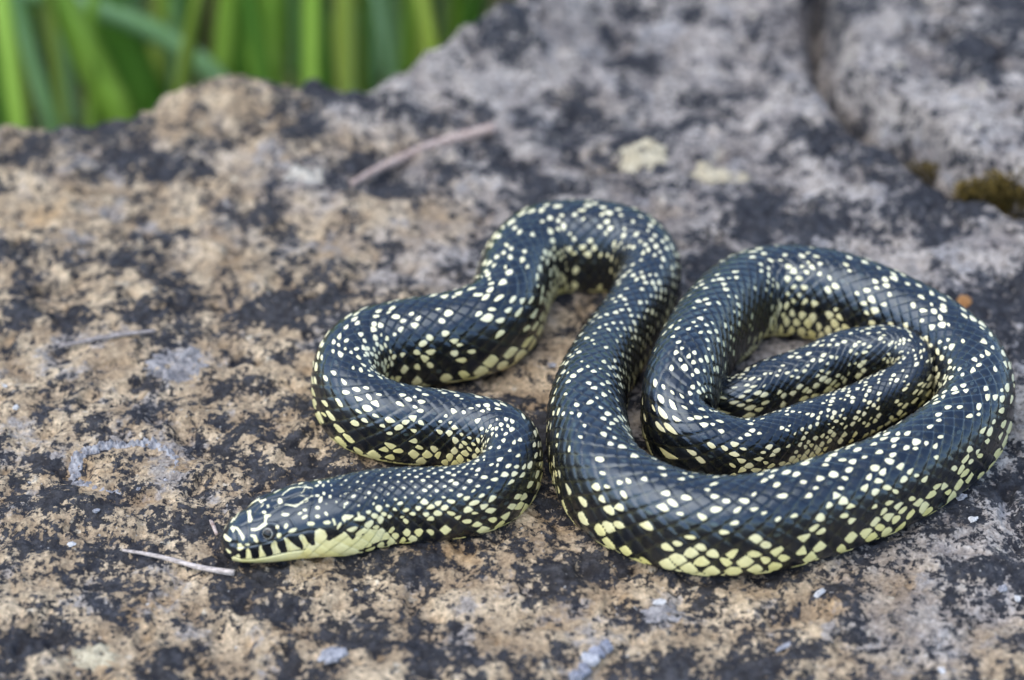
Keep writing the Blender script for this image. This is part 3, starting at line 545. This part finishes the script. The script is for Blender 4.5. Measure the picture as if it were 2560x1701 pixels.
tp = [(-.083,-.0965),(-.0845,-.0930),(-.0855,-.0900)]
tag(tube('twig', [(x, y, on_rock((x, y), 0)[2]+.0007) for x, y in tp], [.0005,.0006,.0004], M_tw2, seed=6), 'tiny reddish bit of stem behind the snout tip', 'twig', 'dry stems on the rock')

# lichen ring: an uneven crust
M_ring = simple_mat('ring_crust', (.15,.15,.165), (.44,.43,.43), 420, .9, .0006)
n, m = 420, 20; ph = np.arange(n+1)/n*2*math.pi
rx = .0150+.0012*vnoise(ph*1.3, ph*0, 3)+.0007*vnoise(ph*5, ph*0, 8); ry = .0112+.0012*vnoise(ph*1.6+4, ph*0, 4)+.0006*vnoise(ph*5, ph*0, 9)
cx, cy = -.1128, -.0640
wd = (.0013+.0009*np.clip(np.sin(ph-.9), -.8, 1)+.0012*vnoise(ph*6, ph*0, 12)).clip(.0006); hh = .0008+.0005*np.clip(np.sin(ph-.5), -.9, 1)+.0011*vnoise(ph*7, ph*0, 13)
rx[-1], ry[-1], wd[-1], hh[-1] = rx[0], ry[0], wd[0], hh[0]
b = np.linspace(0, math.pi, m)
RX = cx+np.cos(ph)[:, None]*(rx[:, None]+wd[:, None]*np.cos(b)[None]); RY = cy+np.sin(ph)[:, None]*(ry[:, None]+wd[:, None]*np.cos(b)[None])
RZ = rock_height(RX, RY)-.0005+np.clip(hh, .0001, None)[:, None]*np.sin(b)[None]**.6*(1+1.1*vnoise(RX/.0013, RY/.0013, 15)+.8*vnoise(RX/.0005, RY/.0005, 16))
ring = grid_mesh('lichen_ring', np.stack([RX-cx, RY-cy, RZ], -1), M_ring); ring.location = (cx, cy, 0)
tag(ring, 'blue-grey crusty ring of lichen on the tan rock', 'lichen')

def chip(name, x, y, sx_, sy_, sz_, rz, mat, seed, tilt=0.0, sub=3, rough=.7, sink=.3):
    import bmesh
    bm = bmesh.new(); bmesh.ops.create_icosphere(bm, subdivisions=sub, radius=1)
    rng = np.random.default_rng(seed); ax = rng.normal(size=(7, 3)); ax /= np.linalg.norm(ax, axis=1)[:, None]; cut = .55+.35*rng.random(7)
    for v_ in bm.verts:
        p = np.array(v_.co)
        for a_, c_ in zip(ax, cut):
            d = p@a_
            if d > c_: p = p-a_*(d-c_)
        p *= 1+rough*.3*(rng.random()-.5)+rough*.45*float(vnoise(np.array(p[0]*2.2+seed), np.array(p[1]*2.2+p[2]*1.7), seed))
        v_.co = (p[0]*sx_, p[1]*sy_, p[2]*sz_)
    me = bpy.data.meshes.new(name); bm.to_mesh(me); bm.free(); me.materials.append(mat)
    o = bpy.data.objects.new(name, me); col.objects.link(o)
    o.location = (x, y, float(rock_height(x, y))+sz_*(1-sink)); o.rotation_euler = (tilt, 0, rz)
    return o
M_chip = simple_mat('chip_white', (.36,.35,.34), (.66,.64,.61), 600); M_chipg = simple_mat('chip_grey', (.15,.15,.165), (.42,.41,.42), 700, .85, .0005)
CHIPS = [
 (.1308,-.0903,.0016,.0012,.0007,.6,M_chip,'white flake on the rock beside the widest front loop'),
 (.0844,-.1205,.0028,.0010,.0008,1.0,M_chip,'pale pointed chip on dark lichen below the front loop'),
 (.0726,-.1422,.0032,.0009,.0007,.7,M_chipg,'slim grey splinter on speckled rock near the front'),
 (.1350,-.1184,.0017,.0013,.0008,.2,M_chipg,'larger of two grey chips lying together on dark lichen'),
 (.1384,-.1215,.0012,.0010,.0007,1.3,M_chip,'smaller of two grey chips lying together on dark lichen'),
 (.1134,-.1522,.0009,.0016,.0006,.2,M_chip,'narrow white chip standing on blotched rock near the front'),
 (-.1547,-.0230,.0010,.0008,.0006,.5,M_chip,'tiny white pebble farther of two beyond the lichen ring'),
 (-.1493,-.0359,.0011,.0010,.0007,.9,M_chip,'tiny white pebble nearer the lichen ring, below its twin'),
 (-.1234,-.1006,.0014,.0008,.0006,.3,M_chip,'small white flake on a black patch near the pale stem'),
 (-.0480,-.1460,.0046,.0026,.0016,.5,M_chipg,'rough bluish grey pebble in front of the head'),
 (-.1184,-.0863,.0012,.0009,.0006,.4,M_chipg,'small grey flake between lichen ring and pale stem'),
 (.0402,-.1245,.0020,.0013,.0006,.4,M_chip,'white crusty fleck resting on the pale grey lichen rosette'),
 (.0123,-.0131,.0016,.0013,.0008,.7,M_chipg,'grey pebble on rock inside the rear loop'),
 (.1290,-.0800,.0020,.0013,.0009,.6,M_chipg,'grey flake beside the outer curve of the right coil')]
for k, (x, y, a, b_, c, rz, mt, lab) in enumerate(CHIPS):
    o = chip('rock_chip', x, y, a, b_, c, rz, mt, 100+k)
    tag(o, lab, 'stone chip', 'loose chips on the rock')

# flat lichen crusts with lobed edges
def crust(cx, cy, ra_, rb_, rz, thick, mat, seed, label):
    nr, na = 26, 110; a = np.arange(na)/na*2*math.pi; rr = np.linspace(0, 1, nr)
    lob = 1+.30*vnoise(np.cos(a)*1.6+seed, np.sin(a)*1.6, seed)+.22*vnoise(np.cos(a)*5+seed, np.sin(a)*5, seed+1)+.14*vnoise(np.cos(a)*13, np.sin(a)*13+seed, seed+2)
    U = rr[:, None]*lob[None]*ra_*np.cos(a)[None]; V_ = rr[:, None]*lob[None]*rb_*np.sin(a)[None]
    Xc = cx+U*math.cos(rz)-V_*math.sin(rz); Yc = cy+U*math.sin(rz)+V_*math.cos(rz)
    top = thick*(1-rr[:, None]**6)*(1+.9*fbm(Xc, Yc, .004, seed+5, 4, .65))-.0004
    Zc = rock_height(Xc, Yc)+top-.0009*(rr[:, None] > .99)
    o = grid_mesh('lichen_patch', np.stack([Xc-cx, Yc-cy, Zc], -1), mat, wrap=True, caps=False); o.location = (cx, cy, 0)
    tag(o, label, 'lichen', 'lichen crusts on the rock')
def crust_mat(name, c1, c2):
    t = NT(name); v = t.obj(); nz = t.noise(v, 330, 8, .7); n2 = t.noise(v, 900, 4, .65)
    c = t.mix(t.ramp(nz, .36, .62), c1, c2); c = t.mix(t.ramp(n2, .60, .68), c, (.045,.045,.05)); t.bs('Base Color', c); t.bs('Roughness', .9); t.bs('Specular IOR Level', .2)
    t.bs('Normal', t.bump(t.math('ADD', nz, n2), .0012, 1.0)); return t.m
C_cream = crust_mat('crust_cream', (.40,.34,.23), (.68,.60,.42)); C_white = crust_mat('crust_white', (.44,.40,.33), (.70,.64,.53)); C_grey = crust_mat('crust_grey', (.17,.165,.17), (.42,.39,.37))
crust(.0446,.1126,.0105,.0085,.2,.0007,C_cream,401,'round cream lichen patch on the rock behind the rear loop')
crust(.0718,.1031,.0125,.0065,-.2,.0007,C_cream,402,'elongated cream lichen patch nearer the crevice')
crust(-.0715,.0992,.0085,.0050,.1,.0008,C_white,403,'whitish lichen patch in front of the brown stick')
crust(-.1030,-.0125,.0110,.0090,.4,.0008,C_grey,404,'grey flaky lichen beyond the ring near the thin grey stem')
crust(.0415,-.1285,.0075,.0060,.3,.0006,C_grey,405,'pale grey lichen rosette on rock below the front loop')
crust(-.1120,-.1455,.0075,.0055,-.3,.0007,C_cream,406,'cream lichen blotch on black lichen before the pale stem')

# rust-coloured fleck
M_rust = simple_mat('rust_fleck', (.20,.085,.03), (.42,.22,.08), 500, .9, .0005)
tag(chip('lichen_fleck', .1448, .0217, .0030, .0036, .0012, .4, M_rust, 55, sub=3, rough=.8), 'small orange-brown fleck on grey rock beyond the right coil', 'lichen')

# ringed husk
M_husk = simple_mat('husk', (.13,.135,.16), (.34,.345,.39), 700, .85, .0006)
M_husk2 = simple_mat('husk_pale', (.28,.28,.30), (.50,.49,.49), 700, .85, .0005)
hp = np.array([(.0172,-.1545),(.0188,-.1512),(.0206,-.1484),(.0226,-.1460),(.0250,-.1438)])
hr = bpy.data.objects.new('seed_husk', None); col.objects.link(hr); hr.location = on_rock(hp[2], 0)
tag(hr, 'small grey ringed husk lying on the rock in front of the snake', 'husk')
for k in range(5):
    c = hp[k]; d = hp[min(k+1, 4)]-hp[max(k-1, 0)]; d /= np.linalg.norm(d)
    o = chip('segment', c[0], c[1], .0022, .0029*(1-.12*abs(k-2)), .0019, math.atan2(d[1], d[0]), M_husk2 if k == 2 else M_husk, 300+k, sub=3, rough=.25, sink=.35)
    o.parent = hr; o.location = Vector(o.location)-Vector(hr.location)

# moss in the crevice
M_moss = simple_mat('moss', (.018,.016,.004), (.17,.115,.025), 300, .9)
def moss(cx, cy, rx_, ry_, hz, nn, seed, label):
    rng = np.random.default_rng(seed); V = []; Fc = []
    for k in range(nn):
        a = rng.random()*6.283; d = math.sqrt(rng.random()); x = cx+rx_*d*math.cos(a); y = cy+ry_*d*math.sin(a)
        z = float(rock_height(x, y)) if k % 8 == 0 else z0
        z0 = z
        h_ = hz*(1-.7*d*d)*(.6+.6*rng.random()); b2 = rng.random()*6.283; ln = .0012+.0012*rng.random(); wv = .0004+.0003*rng.random()
        base = np.array((x, y, z-.001+h_*rng.random())); tipv = base+np.array((math.cos(b2)*ln, math.sin(b2)*ln, ln*1.1)); sd_ = np.array((-math.sin(b2), math.cos(b2), 0))*wv
        mid_ = (base+tipv)/2+np.array((0, 0, .0003)); i = len(V); V += [base, mid_+sd_, tipv, mid_-sd_]; Fc += [(i, i+1, i+2), (i, i+2, i+3)]
    P = np.array(V)-np.array((cx, cy, 0)); o = mesh_obj('moss', P, Fc, M_moss, smooth=False); o.location = (cx, cy, 0); tag(o, label, 'moss', 'moss in the crevice')
moss(.1680, .0785, .020, .0050, .007, 4200, 1, 'ochre and dark moss cushion at the foot of the grey slab')
moss(.1415, .0990, .006, .0018, .002, 500, 2, 'small strip of moss higher up the narrow crevice')

# ------------------------------------------------------------------ grass behind the rock
def leaf_mat(name, c1, c2):
    t = NT(name); v = t.obj(); nz = t.noise(t.mapping(v, (60, 60, 8)), 1, 4, .6)
    c = t.mix(t.ramp(nz, .3, .7), c1, c2); t.bs('Base Color', c); t.bs('Roughness', .42); t.bs('Specular IOR Level', .4)
    tr = t.n.new('ShaderNodeBsdfTranslucent'); t.l.new(c, tr.inputs[0]); mx = t.n.new('ShaderNodeMixShader'); mx.inputs[0].default_value = .35
    t.l.new(t.b.outputs[0], mx.inputs[1]); t.l.new(tr.outputs[0], mx.inputs[2]); t.l.new(mx.outputs[0], t.out.inputs[0]); return t.m
LM = [leaf_mat('leaf_bright', (.30,.54,.06), (.46,.70,.13)), leaf_mat('leaf_yellow', (.38,.53,.07), (.54,.66,.15)), leaf_mat('leaf_blue', (.22,.44,.15), (.44,.68,.36)), leaf_mat('leaf_dark', (.11,.29,.04), (.21,.44,.07)), leaf_mat('leaf_dry', (.20,.15,.10), (.36,.29,.21))]
def blade_geo(C, wv, face, fold=.25):
    """C (n,3) spine, wv widths, face: direction the blade shows"""
    C = np.asarray(C, float); T = np.gradient(C, axis=0); T /= np.linalg.norm(T, axis=1, keepdims=True)
    s_ = np.cross(T, face); s_ /= np.linalg.norm(s_, axis=1, keepdims=True); nrm = np.cross(s_, T)
    L = C-s_*wv[:, None]/2+nrm*(wv*fold)[:, None]; Rr = C+s_*wv[:, None]/2+nrm*(wv*fold)[:, None]
    P = np.stack([L, C, Rr, C-nrm*.0004], 1)      # thin closed section
    return P
def blade_faces(n, i0=0):
    F_ = []
    for k in range(n-1):
        a = i0+k*4; b_ = a+4
        for j in range(4): F_.append((a+j, a+(j+1) % 4, b_+(j+1) % 4, b_+j))
    return F_
BLADES = [([(-0.1597, 0.34, -0.175), (-0.1728, 0.33, -0.1119), (-0.1785, 0.33, -0.0957), (-0.1853, 0.33, -0.0759), (-0.1921, 0.33, -0.0564), (-0.2118, 0.33, -0.0097)], 0.0114, 0, 'broad bright blade leaning over the hollow where the rock edge dips'),
 ([(-0.0973, 0.37, -0.175), (-0.1304, 0.36, -0.1116), (-0.1438, 0.36, -0.0962), (-0.159, 0.36, -0.0841), (-0.1778, 0.36, -0.0751), (-0.1984, 0.36, -0.0681), (-0.2553, 0.36, -0.059)], 0.0074, 2, 'pale blue-green blade arching sideways across the others'),
 ([(-0.1937, 0.33, -0.175), (-0.2008, 0.32, -0.1102), (-0.2045, 0.32, -0.0901), (-0.2076, 0.32, -0.0704), (-0.2098, 0.32, -0.0512), (-0.2165, 0.32, -0.0015)], 0.0061, 2, 'narrow pale blade slanting up from the lowest part of the rock edge'),
 ([(-0.1589, 0.39, -0.175), (-0.1669, 0.38, -0.1324), (-0.1743, 0.38, -0.1092), (-0.179, 0.38, -0.0907), (-0.1816, 0.38, -0.0785), (-0.1938, 0.38, -0.0298)], 0.0134, 3, 'wide dark green blade behind the broad bright one'),
 ([(-0.1702, 0.43, -0.175), (-0.1694, 0.42, -0.1486), (-0.1683, 0.42, -0.1269), (-0.1654, 0.42, -0.1077), (-0.164, 0.42, -0.0972), (-0.1562, 0.42, -0.0477)], 0.0075, 1, 'upright yellow-green blade beside the arching blue-green one'),
 ([(-0.1386, 0.41, -0.175), (-0.1357, 0.4, -0.1308), (-0.1338, 0.4, -0.1139), (-0.1313, 0.4, -0.0971), (-0.1297, 0.4, -0.0868), (-0.1206, 0.4, -0.0375)], 0.0081, 0, 'upright light green blade beyond the first rock knob'),
 ([(-0.1104, 0.37, -0.175), (-0.1099, 0.36, -0.1085), (-0.1098, 0.36, -0.0921), (-0.1082, 0.36, -0.0761), (-0.1066, 0.36, -0.0661), (-0.097, 0.36, -0.0169)], 0.0124, 0, 'broadest upright blade beyond the notched rock edge'),
 ([(-0.1308, 0.45, -0.175), (-0.1303, 0.44, -0.1532), (-0.1296, 0.44, -0.1356), (-0.1305, 0.44, -0.1182), (-0.1318, 0.44, -0.1075), (-0.1388, 0.44, -0.0579)], 0.0095, 3, 'dark upright blade between two light ones'),
 ([(-0.0934, 0.44, -0.175), (-0.0916, 0.43, -0.1476), (-0.0897, 0.43, -0.1301), (-0.0913, 0.43, -0.1129), (-0.0927, 0.43, -0.1023), (-0.1008, 0.43, -0.0529)], 0.0098, 2, 'bluish upright blade behind the dip in the rock edge'),
 ([(-0.0719, 0.38, -0.175), (-0.0733, 0.37, -0.1203), (-0.074, 0.37, -0.1017), (-0.0742, 0.37, -0.0854), (-0.0715, 0.37, -0.0713), (-0.0603, 0.37, -0.0224)], 0.0104, 1, 'yellow-green upright blade in the dip of the rock edge'),
 ([(-0.0712, 0.43, -0.175), (-0.0691, 0.42, -0.1486), (-0.0666, 0.42, -0.129), (-0.067, 0.42, -0.1119), (-0.0684, 0.42, -0.0972), (-0.0741, 0.42, -0.0474)], 0.0086, 2, 'pale blue-green blade right beside the rising rock ridge'),
 ([(-0.0594, 0.48, -0.175), (-0.0591, 0.47, -0.17), (-0.0576, 0.47, -0.1518), (-0.0592, 0.47, -0.134), (-0.0598, 0.47, -0.123), (-0.0636, 0.47, -0.0731)], 0.0086, 2, 'soft grey-green blade against the rising rock ridge'),
 ([(-0.2334, 0.38, -0.175), (-0.2327, 0.37, -0.1372), (-0.2319, 0.37, -0.1141), (-0.2286, 0.37, -0.0935), (-0.2281, 0.37, -0.0733), (-0.2266, 0.37, -0.0233)], 0.0079, 3, 'dark green blade over the far end of the rock edge'),
 ([(-0.2099, 0.44, -0.1757), (-0.2058, 0.44, -0.1532), (-0.2047, 0.44, -0.1312), (-0.2001, 0.44, -0.1139), (-0.185, 0.44, -0.0659)], 0.0065, 4, 'dry brown stem standing among the green blades'),
 ([(-0.1622, 0.48, -0.1825), (-0.1629, 0.48, -0.1641), (-0.1595, 0.48, -0.1438), (-0.1603, 0.48, -0.1282), (-0.1636, 0.48, -0.0783)], 0.0091, 3, 'deep green blade standing behind the arching one'),
 ([(-0.0416, 0.45, -0.175), (-0.0426, 0.44, -0.1378), (-0.0433, 0.44, -0.1225), (-0.0411, 0.44, -0.1075), (-0.0323, 0.44, -0.0581)], 0.0076, 3, 'short stretch of dark blade just above the sloping ridge'),
 ([(-0.1059, 0.47, -0.1723), (-0.1057, 0.47, -0.1518), (-0.1064, 0.47, -0.1318), (-0.1068, 0.47, -0.1208), (-0.1093, 0.47, -0.0709)], 0.0094, 3, 'dark blade in the gap between the broad ones')]
for k, (pts, wid, mt, lab) in enumerate(BLADES):
    pts = np.array(pts); tk = np.linspace(0, 1, len(pts)); tq = np.linspace(0, 1, 22); C = cubic(tk, pts, tq)
    wv = 1.4*wid*np.interp(tq, [0, .5, .85, 1], [.8, 1, .8, .25])
    P = blade_geo(C, wv, np.array((.25*math.sin(k*2.1), -1, .35)), .18); root = C[0]
    o = mesh_obj('grass_blade', (P-root).reshape(-1, 3), blade_faces(22), LM[mt]); o.location = root
    tag(o, lab, 'grass blade', 'broad grass blades behind the rock')
rng = np.random.default_rng(12); V = [[], [], [], [], []]; Fc = [[], [], [], [], []]
def edge_y(x): return float(np.interp(x, EDGE[:, 0], EDGE[:, 1]))
cnt = 0
while cnt < 1300:
    x = rng.uniform(-.75, .55); y = rng.uniform(.2, 1.5)
    if y < edge_y(x)+.14+.05*rng.random(): continue
    cnt += 1
    hgt = rng.uniform(.16, .42); lean = rng.normal(0, .22); ly = rng.normal(0, .15); n = 8; tq = np.linspace(0, 1, n)
    if y < edge_y(x)+.24: ly = abs(ly)
    C = np.stack([x+lean*hgt*tq**1.8, y+ly*hgt*tq**1.8, -.175+hgt*tq*(1-.12*tq*abs(lean))], -1)
    wv = rng.uniform(.005, .0125)*np.interp(tq, [0, .4, .85, 1], [.7, 1, .7, .1])
    P = blade_geo(C, wv, np.array((rng.normal(0, .6), -1, .2)), .2); k = int(rng.choice(5, p=[.32, .2, .17, .24, .07]))
    i0 = sum(map(len, V[k])); V[k].append(P.reshape(-1, 3)); Fc[k] += blade_faces(n, i0)
off = 0; AV = []; AF = []; AM = []
for k in range(5):
    AV.append(np.concatenate(V[k])); AF += [tuple(i+off for i in f) for f in Fc[k]]; AM += [k]*len(Fc[k]); off += len(AV[-1])
g = mesh_obj('grass', np.concatenate(AV), AF)
for mt in LM: g.data.materials.append(mt)
g.data.polygons.foreach_set('material_index', AM)
tag(g, 'soft green grass growing behind the rock', 'grass', kind='stuff')
